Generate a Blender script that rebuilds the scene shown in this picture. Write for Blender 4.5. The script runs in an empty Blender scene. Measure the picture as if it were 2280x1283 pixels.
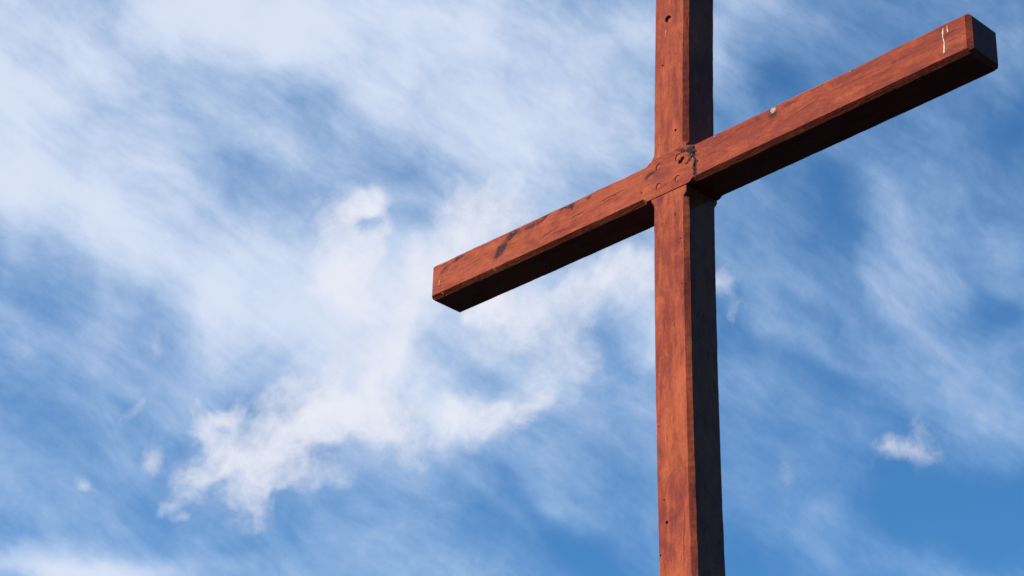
import bpy, bmesh, math, random
from mathutils import Vector, Matrix, noise

C = bpy.context.scene
COL = C.collection
H = 5.26                       # height of the middle of the joint above the ground
R_ = math.radians

# ------------------------------------------------------------------ camera
AX_R = Vector((0.704062, 0.709462, 0.030975))      # camera right, down, forward in the world
AX_D = Vector((-0.310255, 0.346543, -0.88524))
AX_F = Vector((-0.638778, 0.613654, 0.464103))
cam_d = bpy.data.cameras.new('camera')
cam = bpy.data.objects.new('camera', cam_d)
COL.objects.link(cam)
m = Matrix.Identity(4)
for i in range(3):
    m[i][0], m[i][1], m[i][2] = AX_R[i], -AX_D[i], -AX_F[i]
m[0][3], m[1][3], m[2][3] = 4.0977, -4.6185, -3.6596 + H
cam.matrix_world = m
cam_d.sensor_fit = 'HORIZONTAL'
cam_d.sensor_width = 36.0
cam_d.lens = 36.0 * 4938.39 / 2280.0
cam_d.clip_start = 0.1
cam_d.clip_end = 20000
C.camera = cam

# ------------------------------------------------------------------ exposure
C.view_settings.view_transform = 'Standard'
C.view_settings.look = 'None'
C.view_settings.exposure = 1.5
C.view_settings.gamma = 1.0
C.view_settings.use_curve_mapping = False

# ------------------------------------------------------------------ sun
SUN_EL, SUN_AZ = R_(37), R_(24)         # azimuth measured from the front of the cross towards its short arm side
sun_dir = Vector((-math.sin(SUN_AZ) * math.cos(SUN_EL), -math.cos(SUN_AZ) * math.cos(SUN_EL), math.sin(SUN_EL)))
sd = bpy.data.lights.new('sun', 'SUN')
sd.energy = 5.0
sd.angle = R_(0.5)
sd.color = (1.0, 0.94, 0.86)
so = bpy.data.objects.new('sun', sd)
COL.objects.link(so)
so.rotation_euler = (-sun_dir).to_track_quat('-Z', 'Y').to_euler()
so.location = (0, 0, 30)


# ------------------------------------------------------------------ node helper
class NT:
    def __init__(self, nt):
        self.nt = nt
        self.cache = {}
        self.dim = '3D'

    def _in(self, sock, v):
        if isinstance(v, bpy.types.NodeSocket):
            self.nt.links.new(v, sock)
        elif v is not None:
            sock.default_value = v

    def node(self, kind, **props):
        n = self.nt.nodes.new(kind)
        for k, v in props.items():
            setattr(n, k, v)
        return n

    def math(self, op, a, b=None, c=None, clamp=False):
        n = self.node('ShaderNodeMath', operation=op, use_clamp=clamp)
        for i, v in enumerate((a, b, c)):
            if v is not None:
                self._in(n.inputs[i], v)
        return n.outputs[0]

    def vmath(self, op, a, b=None, s=None):
        n = self.node('ShaderNodeVectorMath', operation=op)
        self._in(n.inputs[0], a)
        if b is not None:
            self._in(n.inputs[1], b)
        if s is not None:
            self._in(n.inputs['Scale'], s)
        return n.outputs['Value'] if op in ('DOT_PRODUCT', 'LENGTH') else n.outputs[0]

    def mapping(self, v, loc=(0, 0, 0), rot=(0, 0, 0), sc=(1, 1, 1), kind='TEXTURE'):
        n = self.node('ShaderNodeMapping', vector_type=kind)
        self._in(n.inputs['Vector'], v)
        n.inputs['Rotation'].default_value = rot
        n.inputs['Scale'].default_value = sc
        if kind in ('TEXTURE', 'POINT'):
            n.inputs['Location'].default_value = loc
        return n.outputs[0]

    def noise(self, v, scale=1, detail=4, rough=0.5, dist=0.0, lac=2.0, color=False):
        n = self.node('ShaderNodeTexNoise', noise_dimensions=self.dim)
        self._in(n.inputs['Vector'], v)
        n.inputs['Scale'].default_value = scale
        n.inputs['Detail'].default_value = detail
        n.inputs['Roughness'].default_value = rough
        n.inputs['Lacunarity'].default_value = lac
        n.inputs['Distortion'].default_value = dist
        return n.outputs['Color'] if color else n.outputs[0]

    def ramp(self, x, a, b, c=0.0, d=1.0, smooth=True):
        n = self.node('ShaderNodeMapRange', interpolation_type='SMOOTHSTEP' if smooth else 'LINEAR')
        self._in(n.inputs['Value'], x)
        for k, v in zip(('From Min', 'From Max', 'To Min', 'To Max'), (a, b, c, d)):
            n.inputs[k].default_value = v
        return n.outputs[0]

    def mix(self, f, a, b, blend='MIX'):
        n = self.node('ShaderNodeMix', data_type='RGBA', blend_type=blend)
        self._in(n.inputs[0], f)
        for s, v in ((n.inputs[6], a), (n.inputs[7], b)):
            if isinstance(v, tuple) and len(v) == 3:
                v = (*v, 1.0)
            self._in(s, v)
        return n.outputs[2]

    def turned(self, v, deg):
        """the vector turned by -deg in its own plane, built once per angle"""
        if deg == 0:
            return v
        key = (v.node.name, v.name, deg)
        if key not in self.cache:
            c, q = math.cos(R_(deg)), math.sin(R_(deg))
            n = self.node('ShaderNodeCombineXYZ')
            self._in(n.inputs[0], self.vmath('DOT_PRODUCT', v, (c, q, 0)))
            self._in(n.inputs[1], self.vmath('DOT_PRODUCT', v, (-q, c, 0)))
            self.cache[key] = n.outputs[0]
        return self.cache[key]

    def blob(self, v, x, y, rx, ry, deg=0.0, amp=1.0, plus=None):
        """soft ellipse: amp at the middle, 0 at the rim; added to plus"""
        c, q = math.cos(R_(deg)), math.sin(R_(deg))
        u0, v0 = c * x + q * y, -q * x + c * y
        n = self.node('ShaderNodeVectorMath', operation='MULTIPLY_ADD')
        self._in(n.inputs[0], self.turned(v, deg))
        n.inputs[1].default_value = (1 / rx, 1 / ry, 0)
        n.inputs[2].default_value = (-u0 / rx, -v0 / ry, 0)
        g = self.vmath('LENGTH', n.outputs[0])
        r = self.ramp(g, 0.0, 1.0, amp, 0.0)
        return r if plus is None else self.math('ADD', plus, r)


# ------------------------------------------------------------------ world: clear sky, cirrus and fair-weather cloud
w = bpy.data.worlds.new('World')
C.world = w
w.use_nodes = True
w.cycles.sampling_method = 'MANUAL'
w.cycles.sample_map_resolution = 256
w.node_tree.nodes.clear()
N = NT(w.node_tree)
SKY_STRENGTH = 0.05
sky = N.node('ShaderNodeTexSky', sky_type='NISHITA', sun_disc=False)
sky.sun_elevation = SUN_EL
sky.sun_rotation = math.atan2(sun_dir.x, sun_dir.y)
sky.altitude = 300
sky.air_density = 1.0
sky.dust_density = 0.0
sky.ozone_density = 2.0
blue = N.mix(1.0, sky.outputs[0], (0.304, 0.728, 1.018), 'MULTIPLY')

tc = N.node('ShaderNodeTexCoord')
d = tc.outputs['Generated']
# a chart of the sky round the direction in which the cloud bank lies
fz = N.vmath('DOT_PRODUCT', d, tuple(AX_F))
fzs = N.math('MAXIMUM', fz, 0.2)
K = 4.93839
cu = N.math('MULTIPLY_ADD', N.math('DIVIDE', N.vmath('DOT_PRODUCT', d, tuple(AX_R)), fzs), K, 1.140)
cv = N.math('MULTIPLY_ADD', N.math('DIVIDE', N.vmath('DOT_PRODUCT', d, tuple(AX_D)), fzs), K, 0.6415)
cmb = N.node('ShaderNodeCombineXYZ')
N._in(cmb.inputs[0], cu)
N._in(cmb.inputs[1], cv)
P = cmb.outputs[0]
N.dim = '2D'


def warp(p, scale, amp, detail=3, off=0.0):
    q = N.vmath('ADD', p, (off, off * 1.7, off * 0.3))
    n = N.noise(q, scale, detail, 0.55, color=True)
    n = N.vmath('SUBTRACT', n, (0.5, 0.5, 0.5))
    n = N.vmath('SCALE', n, s=amp)
    return N.vmath('ADD', p, n)


PW = warp(P, 2.3, 0.22, 3, 3.1)                 # broad warp, for the veil
PC = warp(warp(P, 4.5, 0.16, 3, 7.7), 17.0, 0.05, 4, 1.3)   # tighter warp, for the white clouds

# --- cirrus veil
VEIL = [  # x, y, rx, ry, rotation, amount
    (0.06, 0.33, 0.5, 0.4, 40, 0.609), (0.58, 0.02, 0.8, 0.26, 0, 0.563), (1.1, 0.14, 0.62, 0.42, 20, 0.517),
    (0.6, 0.68, 0.6, 0.22, 30, 0.721), (1.3, 0.26, 0.4, 0.24, 10, 0.178), (1.05, 0.62, 0.6, 0.4, -30, 0.569),
    (0.62, 0.31, 0.36, 0.14, 33, 0.235), (0.9, 0.41, 0.22, 0.08, 25, -0.139), (0.34, 0.27, 0.26, 0.12, 30, 0.321),
    (1.36, 0.42, 0.18, 0.07, -25, 0.037), (0, 0.6, 0.34, 0.11, 36, -0.272), (0.14, 0.93, 0.32, 0.12, 20, -0.149),
    (0.33, 1.12, 0.3, 0.09, 15, -0.103), (0.16, 1.27, 0.44, 0.1, 4, 0.869), (0.3, 0.86, 0.4, 0.05, 33, 0.118),
    (0.08, 0.76, 0.3, 0.06, 30, 0.09), (0.8, 1.15, 0.5, 0.06, 35, 0.065), (1.18, 1.12, 0.34, 0.06, 38, -0.249),
    (1.1, 1.2, 0.4, 0.08, 30, -0.127), (1.36, 1.25, 0.24, 0.12, 20, -0.405), (1.08, 0.82, 0.13, 0.08, 0, -0.059),
    (1.4, 0.04, 0.2, 0.2, 0, 0.168), (0.43, 0.82, 0.2, 0.1, 20, 0.081), (0.9, 0.5, 0.08, 0.06, 0, -0.187),
    (1.62, 0.08, 0.2, 0.2, 60, 0.281), (1.73, 0.19, 0.16, 0.12, 40, -0.321), (2.24, 0.12, 0.1, 0.2, 0, 0.264),
    (2.26, 0.27, 0.16, 0.12, 20, -0.202), (1.66, 0.5, 0.18, 0.1, 30, 0.084), (1.87, 0.46, 0.18, 0.11, 35, -0.173),
    (2.05, 0.52, 0.26, 0.1, 42, 0.205), (2, 0.61, 0.12, 0.13, 0, 0.083), (1.98, 0.7, 0.18, 0.1, 20, 0.054),
    (2.24, 0.7, 0.16, 0.1, 10, -0.329), (1.74, 0.62, 0.36, 0.06, 36, 0.082), (1.76, 0.73, 0.34, 0.06, 36, 0.242),
    (1.64, 0.73, 0.12, 0.07, 30, -0.15), (2.12, 0.84, 0.34, 0.16, 28, 0.262), (2.26, 0.97, 0.18, 0.1, 40, 0.116),
    (1.84, 0.86, 0.24, 0.1, 20, -0.129), (2.02, 1.12, 0.4, 0.16, 10, -0.341), (2.24, 1.2, 0.3, 0.16, 0, -0.262),
    (1.76, 1.05, 0.2, 0.1, 30, 0.127), (1.68, 0.86, 0.14, 0.12, 0, 0.092), (1.9, 1.22, 0.36, 0.06, 12, 0.07),
    (0.02, 0, 0.2, 0.15, 33, 0.251), (0.225, 0.1, 0.2, 0.15, 33, 0.148), (0.43, 0, 0.2, 0.15, 33, 0.392),
    (0.635, 0.1, 0.2, 0.15, 33, 0.442), (1.25, 0, 0.2, 0.15, 33, 0.08), (1.455, 0.1, 0.2, 0.15, 33, 0.172),
    (1.66, 0, 0.2, 0.15, 33, 0.29), (1.865, 0.1, 0.2, 0.15, 33, 0.067), (0.02, 0.21, 0.2, 0.15, 33, 0.355),
    (0.43, 0.21, 0.2, 0.15, 33, 0.059), (0.635, 0.31, 0.2, 0.15, 33, 0.072), (0.84, 0.21, 0.2, 0.15, 33, 0.338),
    (1.045, 0.31, 0.2, 0.15, 33, 0.314), (1.455, 0.31, 0.2, 0.15, 33, 0.13), (1.66, 0.21, 0.2, 0.15, 33, 0.175),
    (1.865, 0.31, 0.2, 0.15, 33, 0.152), (0.02, 0.42, 0.2, 0.15, 33, 0.443), (0.225, 0.52, 0.2, 0.15, 33, 0.412),
    (0.43, 0.42, 0.2, 0.15, 33, 0.287), (0.635, 0.52, 0.2, 0.15, 33, 0.379), (0.84, 0.42, 0.2, 0.15, 33, 0.186),
    (1.045, 0.52, 0.2, 0.15, 33, -0.163), (1.455, 0.52, 0.2, 0.15, 33, 0.305), (2.07, 0.42, 0.2, 0.15, 33, 0.253),
    (2.275, 0.52, 0.2, 0.15, 33, 0.254), (0.02, 0.63, 0.2, 0.15, 33, 0.212), (0.225, 0.73, 0.2, 0.15, 33, 0.288),
    (0.43, 0.63, 0.2, 0.15, 33, 0.133), (0.635, 0.73, 0.2, 0.15, 33, -0.132), (0.84, 0.63, 0.2, 0.15, 33, 0.26),
    (1.455, 0.73, 0.2, 0.15, 33, 0.5), (1.66, 0.63, 0.2, 0.15, 33, 0.053), (2.07, 0.63, 0.2, 0.15, 33, 0.395),
    (2.275, 0.73, 0.2, 0.15, 33, 0.323), (0.02, 0.84, 0.2, 0.15, 33, 0.058), (0.225, 0.94, 0.2, 0.15, 33, 0.171),
    (0.43, 0.84, 0.2, 0.15, 33, 0.219), (0.635, 0.94, 0.2, 0.15, 33, -0.105), (0.84, 0.84, 0.2, 0.15, 33, -0.238),
    (1.045, 0.94, 0.2, 0.15, 33, 0.363), (1.25, 0.84, 0.2, 0.15, 33, 0.327), (1.455, 0.94, 0.2, 0.15, 33, 0.225),
    (1.66, 0.84, 0.2, 0.15, 33, 0.14), (2.275, 0.94, 0.2, 0.15, 33, 0.08), (0.02, 1.05, 0.2, 0.15, 33, 0.147),
    (0.225, 1.15, 0.2, 0.15, 33, 0.079), (0.43, 1.05, 0.2, 0.15, 33, 0.066), (0.635, 1.15, 0.2, 0.15, 33, -0.083),
    (0.84, 1.05, 0.2, 0.15, 33, 0.27), (1.25, 1.05, 0.2, 0.15, 33, 0.281), (1.455, 1.15, 0.2, 0.15, 33, 0.099),
    (1.865, 1.15, 0.2, 0.15, 33, 0.196), (2.07, 1.05, 0.2, 0.15, 33, -0.161), (2.275, 1.15, 0.2, 0.15, 33, -0.348),
    (0.02, 1.26, 0.2, 0.15, 33, -0.181), (0.635, 1.36, 0.2, 0.15, 33, 0.181), (0.84, 1.26, 0.2, 0.15, 33, 0.125),
    (1.045, 1.36, 0.2, 0.15, 33, 0.347), (1.25, 1.26, 0.2, 0.15, 33, 0.086), (1.66, 1.26, 0.2, 0.15, 33, -0.255),
    (2.07, 1.26, 0.2, 0.15, 33, 0.144),
]
acc = N.ramp(cu, 0.0, 2.3, 0.34, 0.13, smooth=False)
for x, y, rx, ry, deg, amp in VEIL:
    acc = N.blob(PW, x, y, rx, ry, deg, amp, acc)
# fibres drawn out along the wind
st = N.mapping(warp(P, 1.6, 0.18, 2, 9.0), (0, 0, 0), (0, 0, R_(35)), (1, 1, 1))
f1 = N.noise(N.vmath('MULTIPLY', st, (2.0, 6.5, 1.0)), 1.0, 6, 0.58, 0.2)
sf = N.mapping(warp(warp(P, 1.1, 0.16, 1, 4.0), 9.0, 0.02, 3, 8.0), (0, 0, 0), (0, 0, R_(37)), (1, 1, 1))
f2 = N.noise(N.vmath('MULTIPLY', N.vmath('ADD', sf, (5.0, 2.0, 0.0)), (2.6, 17.0, 1.0)), 1.0, 6, 0.60, 0.0)
f3 = N.noise(PW, 5.0, 8, 0.62)
fib = N.math('MULTIPLY', N.math('SUBTRACT', f1, 0.5), 0.42)
fib = N.math('MULTIPLY_ADD', N.math('SUBTRACT', f2, 0.5), 0.31, fib)
fib = N.math('MULTIPLY_ADD', N.math('SUBTRACT', f3, 0.5), 0.52, fib)
f4 = N.noise(N.vmath('MULTIPLY', N.vmath('ADD', warp(st, 7.0, 0.06, 3, 5.5), (1.0, 6.0, 0.0)), (10.0, 20.0, 1.0)), 1.0, 6, 0.66)
fib = N.math('MULTIPLY_ADD', N.math('SUBTRACT', f4, 0.5), 0.30, fib)
# fibres show most where the veil is half thick
acc = N.math('MULTIPLY_ADD', fib, N.ramp(acc, 0.0, 0.6, 0.72, 0.95), acc)
# never quite clear: the thinnest places fade out softly
sm = N.node('ShaderNodeMath', operation='SMOOTH_MAX')
N._in(sm.inputs[0], acc)
sm.inputs[1].default_value = 0.02
sm.inputs[2].default_value = 0.30
sx = N.node('ShaderNodeMath', operation='SMOOTH_MIN', use_clamp=True)
N._in(sx.inputs[0], N.math('MULTIPLY', sm.outputs[0], 0.98))
sx.inputs[1].default_value = 0.97
sx.inputs[2].default_value = 0.35
veil = sx.outputs[0]

# --- white, lower clouds
WHITE = [  # x, y, rx, ry, rotation, amount
    (0.773, 0.49, 0.109, 0.103, -15, 0.78), (0.79, 0.586, 0.104, 0.207, 0, 0.969),
    (0.774, 0.661, 0.084, 0.155, 0, 0.683), (0.818, 0.452, 0.09, 0.045, -20, 0.699),
    (0.841, 0.533, 0.045, 0.105, 15, 0.45), (0.81, 0.509, 0.033, 0.053, 10, -0.699),
    (1.115, 0.455, 0.134, 0.138, -30, 0.305), (1.043, 0.533, 0.269, 0.138, -40, 0.885),
    (1.027, 0.447, 0.06, 0.075, -50, 0.303), (0.956, 0.602, 0.235, 0.121, -50, 0.077),
    (0.889, 0.706, 0.218, 0.103, -62, 1.13), (0.834, 0.79, 0.168, 0.086, -60, 0.206),
    (1.073, 0.597, 0.168, 0.103, -30, 0.37), (0.725, 0.917, 0.336, 0.173, -35, 0.472),
    (0.633, 0.965, 0.336, 0.19, -35, 0.411), (0.831, 0.895, 0.336, 0.138, -20, 0.529),
    (0.57, 1.025, 0.218, 0.155, -40, 0.584), (0.576, 1.104, 0.084, 0.103, 0, 0.444),
    (0.466, 1.012, 0.118, 0.155, 20, 0.433), (0.475, 0.909, 0.09, 0.045, 15, 0.849),
    (0.523, 0.903, 0.06, 0.03, -45, 0.287), (0.433, 0.945, 0.045, 0.06, 0, 0.701),
    (0.877, 0.961, 0.202, 0.138, 20, 0.486), (0.884, 1.004, 0.134, 0.086, 30, 0.067),
    (1.062, 0.957, 0.252, 0.086, -12, 0.714), (1.153, 0.911, 0.202, 0.078, -25, 0.291),
    (1.21, 0.848, 0.168, 0.086, -60, 0.445), (1.08, 0.986, 0.151, 0.086, 0, 0.183),
    (1.145, 0.712, 0.168, 0.138, -30, 0.712), (1.215, 0.688, 0.202, 0.121, -30, 0.336),
    (1.261, 0.621, 0.218, 0.078, -25, 0.317), (1.388, 0.616, 0.185, 0.103, -15, 1.028),
    (1.285, 0.746, 0.084, 0.155, 20, 0.51), (1.407, 0.685, 0.168, 0.086, 20, 0.143),
    (0.707, 1.076, 0.12, 0.038, -20, 0.509), (0.663, 1.073, 0.075, 0.075, 0, 0.153),
    (0.451, 0.967, 0.085, 0.07, -35, 0.211), (0.52, 1.048, 0.085, 0.07, -35, -0.034),
    (0.491, 0.933, 0.085, 0.07, -35, 0.042), (0.601, 1.058, 0.085, 0.07, -35, -0.118),
    (0.654, 1.031, 0.085, 0.07, -35, 0.055), (0.786, 0.971, 0.085, 0.07, -35, -0.113),
    (0.744, 0.964, 0.085, 0.07, -35, 0.229), (0.679, 0.914, 0.085, 0.07, -35, -0.172),
    (0.782, 0.636, 0.085, 0.07, -35, -0.238), (0.765, 0.549, 0.085, 0.07, -35, -0.5),
    (0.806, 0.574, 0.085, 0.07, -35, -0.104), (0.982, 0.666, 0.085, 0.07, -35, -0.082),
    (0.912, 0.66, 0.085, 0.07, -35, -0.244), (1.14, 0.473, 0.085, 0.07, -35, 0.152),
    (0.824, 0.753, 0.085, 0.07, -35, -0.152), (0.779, 0.823, 0.085, 0.07, -35, 0.07),
    (1.011, 0.944, 0.085, 0.07, -35, 0.395), (1.118, 0.95, 0.085, 0.07, -35, 0.19),
    (1.182, 0.737, 0.085, 0.07, -35, 0.076), (1.338, 0.632, 0.085, 0.07, -35, -0.115),
    (1.101, 0.67, 0.085, 0.07, -35, 0.759),
]
# shreds and puffs torn off the bank
PUFF = [
    (0.345, 1.015, 0.045, 0.075, 18, 0.75), (0.335, 1.04, 0.05, 0.04, 0, 0.4), (0.385, 1.11, 0.09, 0.04, -55, 0.55),
    (0.43, 1.1, 0.1, 0.035, -50, 0.45), (0.402, 1.152, 0.04, 0.022, -35, 0.6), (0.365, 1.14, 0.05, 0.022, -40, 0.4),
    (0.42, 1.06, 0.08, 0.06, -60, 0.35), (0.305, 0.905, 0.055, 0.022, -55, 0.42),
    (0.28, 0.94, 0.075, 0.025, -50, 0.38), (0.295, 0.995, 0.035, 0.02, 0, 0.25),
    (0.188, 1.08, 0.032, 0.032, 30, 0.5), (0.205, 1.09, 0.05, 0.02, 30, 0.25), (0.045, 0.775, 0.06, 0.055, 10, 0.38),
    (0.09, 0.8, 0.09, 0.03, 30, 0.22), (0.345, 0.755, 0.035, 0.07, -15, 0.34), (0.29, 0.745, 0.08, 0.04, 10, 0.28),
    (0.3, 0.795, 0.05, 0.022, 10, 0.28), (0.365, 0.775, 0.035, 0.03, 0, 0.2), (1.6, 0.637, 0.06, 0.045, -5, 0.85),
    (1.62, 0.605, 0.06, 0.05, -10, 0.35), (1.632, 0.69, 0.028, 0.055, -12, 0.42), (1.66, 0.66, 0.04, 0.02, -40, 0.2),
    (1.982, 0.990, 0.065, 0.042, 20, 0.80), (2.03, 1.012, 0.09, 0.040, 5, 0.55), (2.072, 0.98, 0.08, 0.07, -25, 0.42),
    (2.045, 0.95, 0.03, 0.08, 8, 0.25), (2.04, 1.045, 0.03, 0.05, 20, 0.2),
    (1.945, 1.025, 0.06, 0.025, -45, 0.22), (1.755, 1.06, 0.07, 0.07, 40, 0.22), (1.75, 1.03, 0.03, 0.05, 0, 0.15),
]
cw = None
for x, y, rx, ry, deg, amp in WHITE:
    cw = N.blob(PC, x, y, rx, ry, deg, amp, cw)
PS = warp(warp(P, 9.0, 0.045, 3, 4.4), 30.0, 0.020, 4, 2.3)
for x, y, rx, ry, deg, amp in PUFF:
    cw = N.blob(PS, x, y, rx, ry, deg, amp * 0.72, cw)
fb = N.noise(N.vmath('ADD', PC, (2.0, 4.0, 0.0)), 9.0, 9, 0.62)
st2 = N.mapping(P, (0, 0, 0), (0, 0, R_(-48)), (1, 1, 1))
fb2 = N.noise(N.vmath('MULTIPLY', warp(st2, 6.0, 0.08, 3, 2.0), (7.0, 20.0, 1.0)), 1.0, 6, 0.6)
cwn = N.math('MULTIPLY_ADD', N.math('SUBTRACT', fb, 0.5), 0.95, cw)
cwn = N.math('MULTIPLY_ADD', N.math('SUBTRACT', fb2, 0.5), 0.40, cwn)
fb3 = N.noise(warp(P, 24.0, 0.03, 3, 6.6), 26.0, 6, 0.66)
cwn = N.math('MULTIPLY_ADD', N.math('SUBTRACT', fb3, 0.5), 0.60, cwn)
# the noise may only tear the cloud bank, not make new clouds out of clear sky
cwn = N.math('MULTIPLY', cwn, N.ramp(cw, 0.02, 0.22))
white = N.ramp(cwn, -0.05, 1.6)

near = N.ramp(fz, 0.55, 0.90)          # the cloud bank thins out into clear sky all round
veil = N.math('MULTIPLY', veil, near)
white = N.math('MULTIPLY', white, near)
s_ = 2 ** -1.5 / SKY_STRENGTH
veil_col = N.mix(N.ramp(veil, 0.25, 0.95, smooth=False), tuple(c * s_ for c in (0.46, 0.67, 0.97)), tuple(c * s_ for c in (0.70, 0.78, 0.94)))
white_col = tuple(c * s_ for c in (0.82, 0.84, 0.93))
colr = N.mix(veil, blue, veil_col)
colr = N.mix(white, colr, white_col)
bg = N.node('ShaderNodeBackground')
N._in(bg.inputs['Color'], colr)
bg.inputs['Strength'].default_value = SKY_STRENGTH
out = N.node('ShaderNodeOutputWorld')
w.node_tree.links.new(bg.outputs[0], out.inputs['Surface'])


# ------------------------------------------------------------------ materials
def new_mat(name):
    mt = bpy.data.materials.new(name)
    mt.use_nodes = True
    mt.node_tree.nodes.clear()
    n = NT(mt.node_tree)
    o = n.node('ShaderNodeOutputMaterial')
    b = n.node('ShaderNodeBsdfPrincipled')
    mt.node_tree.links.new(b.outputs[0], o.inputs['Surface'])
    return mt, n, b


def wood(name, axis, stains=(), cracks=(), pale=(), tone=None, seed=0.0, mottle=1.0, specks=()):
    """weathered red-brown stained timber; the grain runs along axis.
    stains / cracks / pale are ellipses on the front, in metres along and across the timber."""
    mt, n, b = new_mat(name)
    t = n.node('ShaderNodeTexCoord')
    o = t.outputs['Object']
    sp = n.node('ShaderNodeSeparateXYZ')
    n._in(sp.inputs[0], o)
    cb = n.node('ShaderNodeCombineXYZ')
    if axis == 'x':
        n._in(cb.inputs[0], sp.outputs[0]); n._in(cb.inputs[1], sp.outputs[2]); n._in(cb.inputs[2], sp.outputs[1])
    else:
        n._in(cb.inputs[0], sp.outputs[2]); n._in(cb.inputs[1], sp.outputs[0]); n._in(cb.inputs[2], sp.outputs[1])
    p = cb.outputs[0]                                # (along, across, depth)
    ps = n.vmath('ADD', p, (seed, seed * 0.37, 0))
    # grain wanders a little
    wv = n.vmath('SCALE', n.vmath('SUBTRACT', n.noise(ps, 3.0, 2, 0.5, color=True), (0.5, 0.5, 0.5)), s=0.09)
    pg = n.vmath('ADD', ps, wv)
    g1 = n.noise(n.vmath('MULTIPLY', pg, (5, 70, 40)), 1.0, 6, 0.62)
    g2 = n.noise(n.vmath('MULTIPLY', pg, (16, 330, 200)), 1.0, 3, 0.6)
    g3 = n.noise(n.vmath('MULTIPLY', ps, (13, 24, 24)), 1.0, 7, 0.68, 0.3)
    g4 = n.noise(n.vmath('MULTIPLY', ps, (3.0, 9, 9)), 1.0, 4, 0.55)
    fine = n.noise(n.vmath('MULTIPLY', ps, (70, 130, 130)), 1.0, 5, 0.65)
    v = n.math('MULTIPLY_ADD', g1, 0.36, n.math('MULTIPLY', g2, 0.14))
    v = n.math('MULTIPLY_ADD', g3, 0.85 * mottle, v)
    v = n.math('MULTIPLY_ADD', g4, 0.60 * mottle, v)
    v = n.math('MULTIPLY_ADD', fine, 0.34, v)
    if tone:
        v = n.math('ADD', v, n.ramp(sp.outputs[0 if axis == 'x' else 2], *tone, smooth=False))
    mid = 0.25 + 0.725 * mottle + 0.17 - 0.025
    f = n.ramp(v, mid - 0.29, mid + 0.29, smooth=False)
    col = n.mix(n.ramp(f, 0.0, 0.55, smooth=False), (0.0509, 0.0078, 0.0054), (0.1258, 0.0237, 0.0100))
    col = n.mix(n.ramp(f, 0.50, 1.0, smooth=False), col, (0.2015, 0.0488, 0.0172))
    # fine open checks along the grain
    ck = n.noise(n.vmath('MULTIPLY', n.vmath('ADD', pg, (3, 1, 2)), (7, 120, 60)), 1.0, 2, 0.5)
    ck = n.math('MULTIPLY', n.ramp(ck, 0.685, 0.74), n.ramp(g3, 0.40, 0.58))
    col = n.mix(n.math('MULTIPLY', ck, 0.8), col, (0.0177, 0.0042, 0.0042))
    # front stains
    wp = n.vmath('ADD', p, n.vmath('SCALE', n.vmath('SUBTRACT', n.noise(p, 26.0, 4, 0.6, color=True), (0.5, 0.5, 0.5)), s=0.034))
    wf = n.vmath('MULTIPLY', wp, (1, 1, 0))
    front = n.ramp(sp.outputs[1], 0.004, 0.020, 1.0, 0.0)

    def layer(items, pv):
        a = None
        for (s, h, rs, rh, deg, amp) in items:
            a = n.blob(pv, s, h, rs, rh, deg, amp, a)
        return a
    if stains:
        a = layer(stains, wf)
        sn = n.noise(p, 85.0, 6, 0.68)
        halo = n.math('MULTIPLY', n.ramp(a, 0.0, 0.9), n.ramp(g3, 0.30, 0.58))
        a = n.math('MULTIPLY', n.ramp(n.math('MULTIPLY_ADD', n.math('SUBTRACT', sn, 0.5), 2.6, n.math('MULTIPLY', a, 1.05)), 0.12, 1.05), n.ramp(a, 0.03, 0.45))
        a = n.math('MAXIMUM', a, n.math('MULTIPLY', halo, 0.78))
        col = n.mix(n.math('MULTIPLY', n.math('MULTIPLY', a, front), 0.90), col, (0.0113, 0.0042, 0.0049))
    crk = None
    if cracks:
        wl = n.vmath('ADD', p, n.vmath('SCALE', n.vmath('SUBTRACT', n.noise(p, 40.0, 3, 0.6, color=True), (0.5, 0.5, 0.5)), s=0.010))
        a = layer(cracks, n.vmath('MULTIPLY', wl, (1, 1, 0)))
        crk = n.math('MULTIPLY', n.math('MINIMUM', a, 1.0), front)
        col = n.mix(n.math('MULTIPLY', crk, 0.9), col, (0.0156, 0.0042, 0.0049))
    if pale:
        a = layer(pale, wf)
        sn = n.noise(n.vmath('ADD', p, (7, 0, 0)), 150.0, 4, 0.65)
        a = n.math('MULTIPLY', n.ramp(n.math('MULTIPLY_ADD', n.math('SUBTRACT', sn, 0.5), 2.2, a), 0.5, 0.8), n.ramp(a, 0.08, 0.3))
        col = n.mix(n.math('MULTIPLY', n.math('MULTIPLY', a, front), 0.85), col, (0.1838, 0.1555, 0.1273))
    if axis == 'z':
        # the left arris is mixed towards a darker, purplish colour
        e = n.math('MULTIPLY_ADD', n.math('SUBTRACT', g3, 0.5), 0.010, sp.outputs[0])
        e = n.math('MULTIPLY', n.ramp(e, -0.062, -0.0575, 1.0, 0.0), n.ramp(n.math('ABSOLUTE', sp.outputs[2]), 0.07, 0.10))
        col = n.mix(n.math('MULTIPLY', e, 0.6), col, (0.0672, 0.0099, 0.0099))
    n._in(b.inputs['Base Color'], col)
    n._in(b.inputs['Roughness'], n.ramp(g3, 0.3, 0.7, 0.80, 0.95))
    b.inputs['Specular IOR Level'].default_value = 0.06
    # a thin coat of varnish lies smooth over the grain
    b.inputs['Coat Weight'].default_value = 0.35
    b.inputs['Coat Roughness'].default_value = 0.05
    b.inputs['Coat IOR'].default_value = 1.45
    hgt = n.math('MULTIPLY_ADD', g2, 0.35, n.math('MULTIPLY', g1, 0.9))
    hgt = n.math('MULTIPLY_ADD', fine, 0.35, hgt)
    hgt = n.math('MULTIPLY_ADD', ck, -0.9, hgt)
    if crk is not None:
        hgt = n.math('MULTIPLY_ADD', crk, -1.2, hgt)
    bp = n.node('ShaderNodeBump')
    bp.inputs['Strength'].default_value = 0.55
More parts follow.
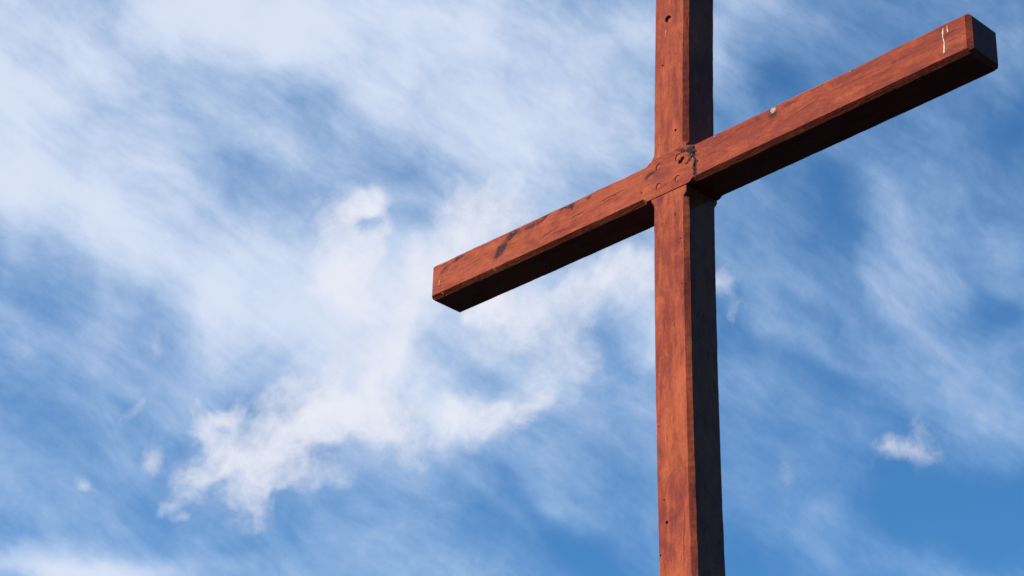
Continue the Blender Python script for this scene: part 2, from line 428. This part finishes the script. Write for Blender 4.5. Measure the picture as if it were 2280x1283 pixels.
    bp.inputs['Distance'].default_value = 0.0028
    n._in(bp.inputs['Height'], hgt)
    mt.node_tree.links.new(bp.outputs[0], b.inputs['Normal'])
    return mt


def simple(name, base, dark, scale, rough=0.8, bump=0.002):
    mt, n, b = new_mat(name)
    t = n.node('ShaderNodeTexCoord')
    ns = n.noise(t.outputs['Object'], scale, 6, 0.62)
    n._in(b.inputs['Base Color'], n.mix(n.ramp(ns, 0.36, 0.64), dark, base))
    b.inputs['Roughness'].default_value = rough
    b.inputs['Specular IOR Level'].default_value = 0.08
    bp = n.node('ShaderNodeBump')
    bp.inputs['Strength'].default_value = 0.5
    bp.inputs['Distance'].default_value = bump
    n._in(bp.inputs['Height'], ns)
    mt.node_tree.links.new(bp.outputs[0], b.inputs['Normal'])
    return mt


M_BEAM = wood('stained_crossbeam_timber', 'x', seed=1.3, mottle=0.9, tone=(-1.1, 1.15, 0.05, -0.07),
    stains=[(0.0535, 0.030, 0.018, 0.010, 38, 1.3), (-0.775, 0.0, 0.065, 0.034, 35, 1.3), (-0.715, 0.044, 0.060, 0.026, 10, 1.1), (-0.63, 0.042, 0.070, 0.022, 0, 0.8),  # first ellipse turns the cut gouge nearly black
            (-0.56, 0.054, 0.055, 0.016, 10, 0.9), (-0.46, 0.056, 0.075, 0.018, 0, 0.95), (-0.435, 0.045, 0.025, 0.022, 0, 0.7),
            (-0.64, 0.006, 0.035, 0.028, 60, 0.45), (-1.055, 0.026, 0.050, 0.022, 30, 0.7), (-0.985, 0.048, 0.055, 0.018, 12, 0.85),
            (-0.357, 0.050, 0.022, 0.013, 0, 1.0), (-0.082, 0.030, 0.050, 0.016, 10, 0.9), (-0.045, 0.020, 0.040, 0.025, 0, 0.40),
            (0.052, 0.070, 0.032, 0.013, 0, 1.0), (0.097, 0.046, 0.022, 0.036, 0, 1.5), (0.112, -0.012, 0.011, 0.050, 4, 1.5),
            (0.431, 0.040, 0.032, 0.038, 10, 0.75), (0.500, 0.052, 0.060, 0.016, 5, 0.60), (0.60, 0.064, 0.10, 0.010, 3, 0.5),
            (0.374, 0.048, 0.020, 0.022, 0, 0.45), (0.66, 0.010, 0.10, 0.02, 0, 0.18), (1.098, -0.010, 0.060, 0.030, 0, 0.36)],
    cracks=[(-0.543, -0.018, 0.085, 0.0028, 11, 1.0), (-0.41, 0.003, 0.075, 0.0026, 7, 1.0), (-0.25, 0.015, 0.11, 0.0028, 3, 1.0),
            (-0.49, -0.029, 0.065, 0.0024, -5, 0.8), (-0.265, 0.004, 0.055, 0.0022, 5, 0.8), (-0.425, -0.026, 0.020, 0.0035, 0, 0.6),
            (-0.425, -0.016, 0.032, 0.0022, 0, 0.6), (-0.425, -0.037, 0.032, 0.0022, 0, 0.6),
            (1.092, 0.038, 0.058, 0.0026, 7, 1.0), (0.56, 0.014, 0.08, 0.0024, 9, 0.9), (0.68, 0.028, 0.075, 0.0022, 2, 0.8),
            (0.77, 0.027, 0.05, 0.002, -2, 0.6), (0.24, 0.03, 0.06, 0.0022, 8, 0.8), (0.19, 0.005, 0.04, 0.002, 6, 0.7),
            (0.30, 0.045, 0.05, 0.002, 8, 0.7), (-1.08, -0.03, 0.03, 0.002, 4, 0.6), (-1.06, -0.016, 0.04, 0.002, 3, 0.6),
            (-0.90, 0.02, 0.06, 0.002, 12, 0.5), (0.93, 0.03, 0.07, 0.002, 3, 0.6), (-0.117, -0.025, 0.006, 0.010, 20, 1.0),
            (-0.08, 0.028, 0.035, 0.003, 10, 1.0)],
    pale=[(-0.70, 0.052, 0.04, 0.010, 0, 0.55), (-0.59, 0.054, 0.06, 0.010, 0, 0.5), (-0.46, 0.058, 0.05, 0.008, 0, 0.5),
          (-0.357, 0.054, 0.016, 0.008, 0, 0.5), (0.104, 0.046, 0.024, 0.026, 0, 0.45), (0.196, 0.064, 0.016, 0.006, 0, 0.9),
          (0.435, 0.057, 0.014, 0.010, 0, 1.0), (0.461, 0.057, 0.006, 0.005, 0, 0.8), (0.56, 0.066, 0.020, 0.005, 0, 0.7),
          (0.732, 0.068, 0.008, 0.006, 0, 0.9), (0.756, 0.071, 0.016, 0.004, 0, 0.7), (0.79, 0.071, 0.012, 0.004, 0, 0.6),
          (-0.52, -0.044, 0.03, 0.006, 0, 0.45), (0.10, 0.01, 0.012, 0.006, 0, 0.5)])
M_POST = wood('stained_post_timber', 'z', seed=5.7, mottle=1.15, tone=(-1.4, 0.7, 0.03, -0.01),
    stains=[(-0.43, 0.01, 0.10, 0.035, 0, 0.22), (-0.20, -0.035, 0.11, 0.018, 0, 0.25), (-0.155, 0.028, 0.008, 0.008, 0, 0.8),
            (0.075, 0.045, 0.012, 0.03, 0, 0.8), (-1.30, 0.0, 0.06, 0.03, 0, 0.2), (0.447, 0.033, 0.006, 0.005, 0, 0.9),
            (-0.71, 0.0, 0.07, 0.03, 0, 0.2)],
    cracks=[(-1.27, 0.058, 0.14, 0.0022, 1, 1.0), (-0.10, 0.0, 0.03, 0.002, 2, 0.5), (0.13, -0.045, 0.03, 0.002, 3, 0.7),
            (-0.60, 0.03, 0.06, 0.002, 2, 0.4)],
    pale=[(0.55, -0.009, 0.05, 0.0035, 0, 0.75)])
M_PLUG = simple('stained_plug_wood', (0.1767, 0.0368, 0.0163), (0.1131, 0.0205, 0.0099), 90)
M_MOSS = simple('dark_lichen', (0.0156, 0.0106, 0.0085), (0.0028, 0.0021, 0.0028), 240)
M_PALE = simple('pale_lichen', (0.2121, 0.2050, 0.1626), (0.1131, 0.0990, 0.0778), 300)
M_DROP = simple('dried_bird_dropping', (0.3535, 0.3040, 0.2262), (0.2121, 0.1555, 0.1060), 160)
M_GROUND = simple('dark_bluish_ground', (0.0085, 0.0134, 0.0198), (0.0042, 0.0071, 0.0106), 3.0, 0.95, 0.05)  # unseen ground, toned dark and bluish to limit bounce onto the undersides


# ------------------------------------------------------------------ geometry helpers
def link(name, bm, mat, parent=None, smooth=False):
    me = bpy.data.meshes.new(name)
    bmesh.ops.recalc_face_normals(bm, faces=bm.faces)
    bm.to_mesh(me)
    bm.free()
    me.materials.append(mat)
    if smooth:
        for pg in me.polygons:
            pg.use_smooth = True
    o = bpy.data.objects.new(name, me)
    COL.objects.link(o)
    if parent:
        o.parent = parent
    return o


WID, HGT, DEP = 0.150, 0.1408, 0.1505
Z_OFF = 0.0050                  # the crossbeam sits a little high of the middle of the joint
ARM_L, ARM_R = 1.12035, 1.16343
CH = 0.0142


def nz(x, y, z, s):
    return noise.noise(Vector((x * s, y * s, z * s)))


def bow_post(z):
    return 0.01287 * max(z, -2.2) ** 2


def bow_beam(x):
    return 0.00467 * x * x + 0.00913 * x + Z_OFF


def timber(stations, half, lap0, lap1, lap_side, lap_at, chamf, end_ch, place, rough_corner):
    """sweep a chamfered section along the stations.
    half: half of the section across; lap0..lap1: stretch cut back to lap_at on lap_side ('front' or 'back').
    chamf(i, s): chamfer at corner i (0 front-, 1 front+, 2 back+, 3 back-); place(s, a, y) gives the point."""
    bm = bmesh.new()
    s0, s1 = stations[0], stations[-1]
    rings = []
    NF, ND = 12, 8
    for s in stations:
        inside = lap0 < s < lap1
        y0, y1 = 0.0, DEP
        if inside and lap_side == 'front':
            y0 = lap_at
        if inside and lap_side == 'back':
            y1 = lap_at
        inset = 0.0
        de = min(s - s0, s1 - s)
        if de < end_ch:
            inset = end_ch - de
        cs = []
        for i in range(4):
            c = chamf(i, s)
            if inside and ((lap_side == 'front' and i in (0, 1)) or (lap_side == 'back' and i in (2, 3))):
                c = 0.0004
            c = max(c, 0.0004)
            c *= 1 + rough_corner[i] * nz(s, i * 7.1, 0, 16) + 0.6 * rough_corner[i] * nz(s, i * 3.3, 5, 60)
            cs.append(c)
        h = half - inset
        ya, yb = y0 + inset, y1 - inset
        pts = []

        def seg(a, b, k):
            for j in range(k):
                t = j / k
                pts.append((a[0] + (b[0] - a[0]) * t, a[1] + (b[1] - a[1]) * t))
        A = (-h + cs[0], ya); B = (h - cs[1], ya); B2 = (h, ya + cs[1]); Cc = (h, yb - cs[2])
        C2 = (h - cs[2], yb); D = (-h + cs[3], yb); D2 = (-h, yb - cs[3]); A2 = (-h, ya + cs[0])
        seg(A, B, NF); seg(B, B2, 3); seg(B2, Cc, ND); seg(Cc, C2, 2)
        seg(C2, D, NF); seg(D, D2, 2); seg(D2, A2, ND); seg(A2, A, 3)
        ring = []
        for k, (a, y) in enumerate(pts):
            rough = 0.0004 * nz(s * 0.6, a * 3, y * 3, 20)
            corner = NF < k < NF + 3
            if corner:
                rough += rough_corner[1] * 0.0060 * min(0.0, nz(s, a, y, 38) + 0.05)
            if not inside:
                a2 = a * (1 + rough / max(half, 1e-3)) if abs(a) > half * 0.8 else a
                y2 = y + rough if y < DEP * 0.5 else y - rough
            else:
                a2, y2 = a, y + (rough if lap_side == 'back' and y < 0.02 else 0)
            ring.append(bm.verts.new(place(s, a2, y2)))
        rings.append(ring)
    n = len(rings[0])
    for r0, r1 in zip(rings, rings[1:]):
        for k in range(n):
            bm.faces.new((r0[k], r0[(k + 1) % n], r1[(k + 1) % n], r1[k]))
    bm.faces.new(rings[0])
    bm.faces.new(list(reversed(rings[-1])))
    return bm


def steps(a, b, d, extra=()):
    k = max(1, round((b - a) / d))
    v = [a + (b - a) * i / k for i in range(k + 1)] + list(extra)
    return sorted(set(round(x, 6) for x in v))


def stop(dist, full=CH):
    """chamfer width at a distance from the start of a chamfer stop"""
    return full * min(1.0, max(0.0, dist / 0.016))


def post_ch(i, z):
    if z >= 0:
        return stop(z - (0.0775 if i != 1 else 0.083))
    return stop(-z - (0.076 if i != 1 else 0.090))


def beam_ch(i, x):
    full = CH if i != 3 else 0.0135
    if i in (0, 3):          # lower edges
        return stop(x - 0.086, full) if x >= 0 else stop(-x - 0.094, full)
    return stop(abs(x) - 0.082, full)


GAPT, GAPB = Z_OFF + HGT / 2 + 0.0006, Z_OFF - HGT / 2 - 0.0036
cross = bpy.data.objects.new('wooden_cross', None)
COL.objects.link(cross)
cross.empty_display_size = 0.3
cross.location = (0, 0, 0)
cross['label'] = 'tall red-brown timber cross with chamfered beams, seen from below against the cloudy sky'
cross['category'] = 'cross'


def cut(target_bm, cutters):
    """subtract cutter meshes from a mesh and give back the cut mesh"""
    me = bpy.data.meshes.new('cut_source')
    bmesh.ops.recalc_face_normals(target_bm, faces=target_bm.faces)
    target_bm.to_mesh(me)
    target_bm.free()
    o = bpy.data.objects.new('cut_source', me)
    COL.objects.link(o)
    tmp = []
    cm = bpy.data.meshes.new('cut_tool')
    cbm = bmesh.new()
    for fn in cutters:
        fn(cbm)
    bmesh.ops.recalc_face_normals(cbm, faces=cbm.faces)
    cbm.to_mesh(cm)
    cbm.free()
    co = bpy.data.objects.new('cut_tool', cm)
    COL.objects.link(co)
    md = o.modifiers.new('cut', 'BOOLEAN')
    md.operation = 'DIFFERENCE'
    md.solver = 'EXACT'
    md.object = co
    md.use_self = True
    dg = bpy.context.evaluated_depsgraph_get()
    ev = o.evaluated_get(dg)
    res = bmesh.new()
    em = ev.to_mesh()
    res.from_mesh(em)
    ev.to_mesh_clear()
    for q in (o, co):
        bpy.data.objects.remove(q)
    return res


def cyl_cut(x, z, r, depth, segs=28, taper=0.92):
    def f(bm):
        mt = Matrix.Translation((x, depth - 0.02, z)) @ Matrix.Rotation(R_(90), 4, 'X')
        bmesh.ops.create_cone(bm, cap_ends=True, segments=segs, radius1=r * taper, radius2=r, depth=0.04, matrix=mt)
    return f


def lump_cut(x, z, rx, ry, rz, rot=0.0, seed=0):
    def f(bm):
        g = bmesh.ops.create_icosphere(bm, subdivisions=3, radius=1.0)
        mt = Matrix.Translation((x, 0, z)) @ Matrix.Rotation(rot, 4, 'Y')
        for v in g['verts']:
            k = 1 + 0.28 * noise.noise(v.co * 2.2 + Vector((seed, 0, 0)))
            v.co = mt @ Vector((v.co.x * rx * k, v.co.y * ry, v.co.z * rz * k))
    return f


# upright post -------------------------------------------------------
zs = steps(-H - 0.3, -1.6, 0.05) + steps(-1.6, GAPB, 0.006) + [GAPB + 0.0002] + steps(GAPB + 0.0002, GAPT - 0.0002, 0.02) + \
     [GAPT] + steps(GAPT, 1.22, 0.006)
zs = sorted(set(round(z, 6) for z in zs))
pbm = timber(zs, WID / 2, GAPB + 1e-6, GAPT - 1e-6, 'front', DEP / 2 + 0.001, post_ch, 0.012,
             lambda s, a, y: Vector((a + bow_post(s), y, s)), (0.08, 0.15, 0.10, 0.08))
post_holes = [(-0.025, 0.428, 0.0040), (0.030, 0.153, 0.0052), (-0.010, -1.200, 0.0056), (-0.021, -1.125, 0.0034),
              (0.049, -0.256, 0.0024), (0.046, -0.270, 0.0022), (0.054, -0.418, 0.0028), (-0.043, -0.878, 0.0026),
              (-0.035, -1.298, 0.0032), (0.028, -0.163, 0.0022), (0.033, 0.447, 0.0020)]
UP_BORE = (-0.001, 0.604)
pbm = cut(pbm, [cyl_cut(x, z, r, 0.016, 12) for x, z, r in post_holes] + [cyl_cut(*UP_BORE, 0.0140, 0.011)])
for v in pbm.verts:
    v.co.z += H
post = link('upright_post', pbm, M_POST, cross)

# the material is laid out from the middle of the joint, so the post's own origin goes there
def recentre(o, z=H):
    for v in o.data.vertices:
        v.co.z -= z
    o.location.z = z


recentre(post)

# crossbeam ----------------------------------------------------------
LP = WID / 2 + 0.001
xs = steps(-ARM_L, -LP - 0.0002, 0.006) + steps(-LP, LP, 0.005) + steps(LP + 0.0002, ARM_R, 0.006)
xs = sorted(set(round(x, 6) for x in xs) | {round(-ARM_L + 0.004, 6), round(ARM_R - CH, 6)})


def end_ch_beam(s):
    return 0


def place_beam(s, a, y):
    return Vector((s, y, a + bow_beam(s)))


def beam_mesh():
    bm = timber(xs, HGT / 2, -LP + 1e-6, LP - 1e-6, 'back', DEP / 2 - 0.001, beam_ch, 0.0, place_beam, (0.10, 0.16, 0.1, 0.1))
    # chamfer the two ends: the end ring is drawn in, more on the long arm
    for v in bm.verts:
        for end, sgn, c in ((-ARM_L, 1, 0.004), (ARM_R, -1, CH)):
            dd = (v.co.x - end) * sgn
            if dd < c - 1e-5:
                k = c - max(dd, 0)
                zc = bow_beam(v.co.x)
                zz = v.co.z - zc
                lim_z, lo_y, hi_y = HGT / 2 - k, k, DEP - k
                v.co.z = zc + max(-lim_z, min(lim_z, zz))
                v.co.y = max(lo_y, min(hi_y, v.co.y))
    return bm


BORES = [(0.041, 0.046, 0.0142), (-0.044, 0.044, 0.0128), (0.037, -0.032, 0.0128), (-0.044, -0.029, 0.0128)]
bbm = cut(beam_mesh(), [cyl_cut(x, z, r, 0.0055) for x, z, r in BORES] +
          [lump_cut(0.0535, 0.030, 0.0150, 0.014, 0.0085, R_(-38), 3), lump_cut(0.104, 0.040, 0.010, 0.006, 0.018, 0.2, 9),
           lump_cut(0.112, -0.010, 0.0045, 0.005, 0.028, 0.0, 14), lump_cut(0.109, -0.042, 0.0045, 0.006, 0.018, 0.1, 4)])
for v in bbm.verts:
    v.co.z += H
beam = link('crossbeam', bbm, M_BEAM, cross)
recentre(beam)


# wooden plugs in the bores -------------------------------------------
def plug_mesh(r, dome):
    bm = bmesh.new()
    prof = [(r, 0.0), (r * 0.97, -dome * 0.25), (r * 0.8, -dome * 0.7), (r * 0.45, -dome * 0.95), (0.0, -dome)]
    rings = []
    for pr, py in prof[:-1]:
        rings.append([bm.verts.new((pr * math.cos(a), py + 0.0003 * nz(pr * 50, a, 0, 1), pr * math.sin(a)))
                      for a in [2 * math.pi * k / 24 for k in range(24)]])
    back = [bm.verts.new((v.co.x, 0.004, v.co.z)) for v in rings[0]]
    top = bm.verts.new((0, prof[-1][1], 0))
    for a, b_ in [(back, rings[0])] + list(zip(rings, rings[1:])):
        for k in range(24):
            bm.faces.new((a[k], a[(k + 1) % 24], b_[(k + 1) % 24], b_[k]))
    for k in range(24):
        bm.faces.new((rings[-1][k], rings[-1][(k + 1) % 24], top))
    bm.faces.new(back)
    return bm


for x, z, r in BORES:
    o = link('bolt_plug', plug_mesh(r * 0.90, 0.0030), M_PLUG, beam, True)
    o.location = (x, 0.0042, z)
o = link('bolt_plug', plug_mesh(0.0122, 0.002), M_PLUG, post, True)
o.location = (UP_BORE[0], 0.0100, UP_BORE[1])


# lichen crusts and droppings -----------------------------------------
def crust(pts, seed):
    """a crust of small irregular lumps sitting on the front of the timber; pts = x, z, size"""
    rnd = random.Random(seed)
    bm = bmesh.new()
    for x, z, r in pts:
        g = bmesh.ops.create_icosphere(bm, subdivisions=2, radius=1.0)
        off = Vector((rnd.random() * 50, rnd.random() * 50, 0))
        a = rnd.random() * 3
        st_ = rnd.uniform(0.6, 1.4)
        for v in g['verts']:
            k = 1 + 0.45 * noise.noise(v.co * 1.9 + off)
            px, pz = v.co.x * r * k * st_, v.co.z * r * k
            v.co = Vector((x + px * math.cos(a) - pz * math.sin(a), v.co.y * r * 0.32 * k, z + px * math.sin(a) + pz * math.cos(a)))
    return bm


rnd = random.Random(4)
mp = []
for (x0, z0), (x1, z1), cnt, spread, size in [
        ((0.060, 0.068), (0.088, 0.058), 10, 0.006, 0.0042), ((0.088, 0.058), (0.108, 0.040), 20, 0.009, 0.0052),
        ((0.104, 0.034), (0.080, 0.012), 13, 0.005, 0.0040), ((0.112, 0.030), (0.119, -0.008), 12, 0.004, 0.0042),
        ((0.118, -0.008), (0.109, -0.046), 13, 0.003, 0.0038)]:
    for k in range(cnt):
        t = rnd.random()
        mp.append((x0 + (x1 - x0) * t + rnd.gauss(0, spread * 0.6), min(0.060, z0 + (z1 - z0) * t + rnd.gauss(0, spread * 0.6)),
                   size * rnd.uniform(0.5, 1.3)))
link('moss_crust', crust(mp, 8), M_MOSS, beam)
pp = [(0.104, 0.046, 0.0024), (0.098, 0.034, 0.0020), (0.103, 0.014, 0.0018), (0.088, 0.010, 0.0020), (0.079, 0.014, 0.0018),
      (0.092, 0.052, 0.0022), (0.113, 0.000, 0.0014), (0.108, -0.050, 0.0020)]
for k, q in enumerate(pp):
    link('lichen_spot', crust([q], 3 + k), M_PALE, beam)
o = link('lichen_spot', crust([(0.434, 0.056, 0.0085), (0.440, 0.058, 0.0060), (0.431, 0.051, 0.0056)], 5), M_PALE, beam)
o['label'] = 'pale lichen spot near the top edge of the long arm'


def streak(path, seed=0, depth=0.0018):
    """a dried run: a flattened ribbon with wavering width; path = x, y, z, half width"""
    bm = bmesh.new()
    pts = []
    for (a, b_) in zip(path, path[1:]):
        for j in range(6):
            t = j / 6
            pts.append([a[q] + (b_[q] - a[q]) * t for q in range(4)])
    pts.append(list(path[-1]))
    rings = []
    for i, (x, y, z, hw) in enumerate(pts):
        x += 0.0012 * noise.noise(Vector((i * 0.35 + seed, 0, 0)))
        hw *= 1 + 0.5 * noise.noise(Vector((i * 0.6, seed, 0)))
        if i in (0, len(pts) - 1):
            hw *= 0.4
        rings.append([bm.verts.new((x + hw * math.cos(q), y - depth * max(-0.4, math.sin(q)), z)) for q in
                      [2 * math.pi * k / 8 for k in range(8)]])
    for a, b_ in zip(rings, rings[1:]):
        for k in range(8):
            bm.faces.new((a[k], a[(k + 1) % 8], b_[(k + 1) % 8], b_[k]))
    bm.faces.new(rings[0])
    bm.faces.new(list(reversed(rings[-1])))
    return bm


for path, sd_ in [
        ([(1.074, 0, 0.052, 0.0016), (1.071, 0, 0.036, 0.0030), (1.071, 0, 0.020, 0.0016), (1.074, 0, 0.002, 0.0024),
          (1.072, 0, -0.020, 0.0034), (1.071, 0, -0.036, 0.0036)], 1),
        ([(1.088, 0, 0.055, 0.0012), (1.088, 0, 0.042, 0.0018), (1.0885, 0, 0.029, 0.0026)], 5),
        ([(-1.0805, 0, -0.002, 0.0010), (-1.081, 0, -0.012, 0.0014), (-1.081, 0, -0.024, 0.0012)], 9),
        ([(-0.806, 0.001, -0.0515, 0.0012), (-0.803, 0.006, -0.0565, 0.0016), (-0.800, 0.0125, -0.063, 0.0010)], 12),
        ([(-1.068, 0.003, -0.0540, 0.0011), (-1.065, 0.008, -0.0590, 0.0014), (-1.064, 0.011, -0.062, 0.0010)], 15)]:
    bm = streak([(q[0], q[1], q[2], q[3] * (1.15 if q[0] > 0 else 1.5)) for q in path], sd_)
    for v in bm.verts:
        v.co.z += bow_beam(v.co.x) - Z_OFF
    o = link('dropping_streak', bm, M_DROP, beam, True)

# ------------------------------------------------------------------ ground
gb = bmesh.new()
bmesh.ops.create_circle(gb, cap_ends=True, segments=96, radius=6000)
g = link('ground', gb, M_GROUND)
g['kind'] = 'structure'
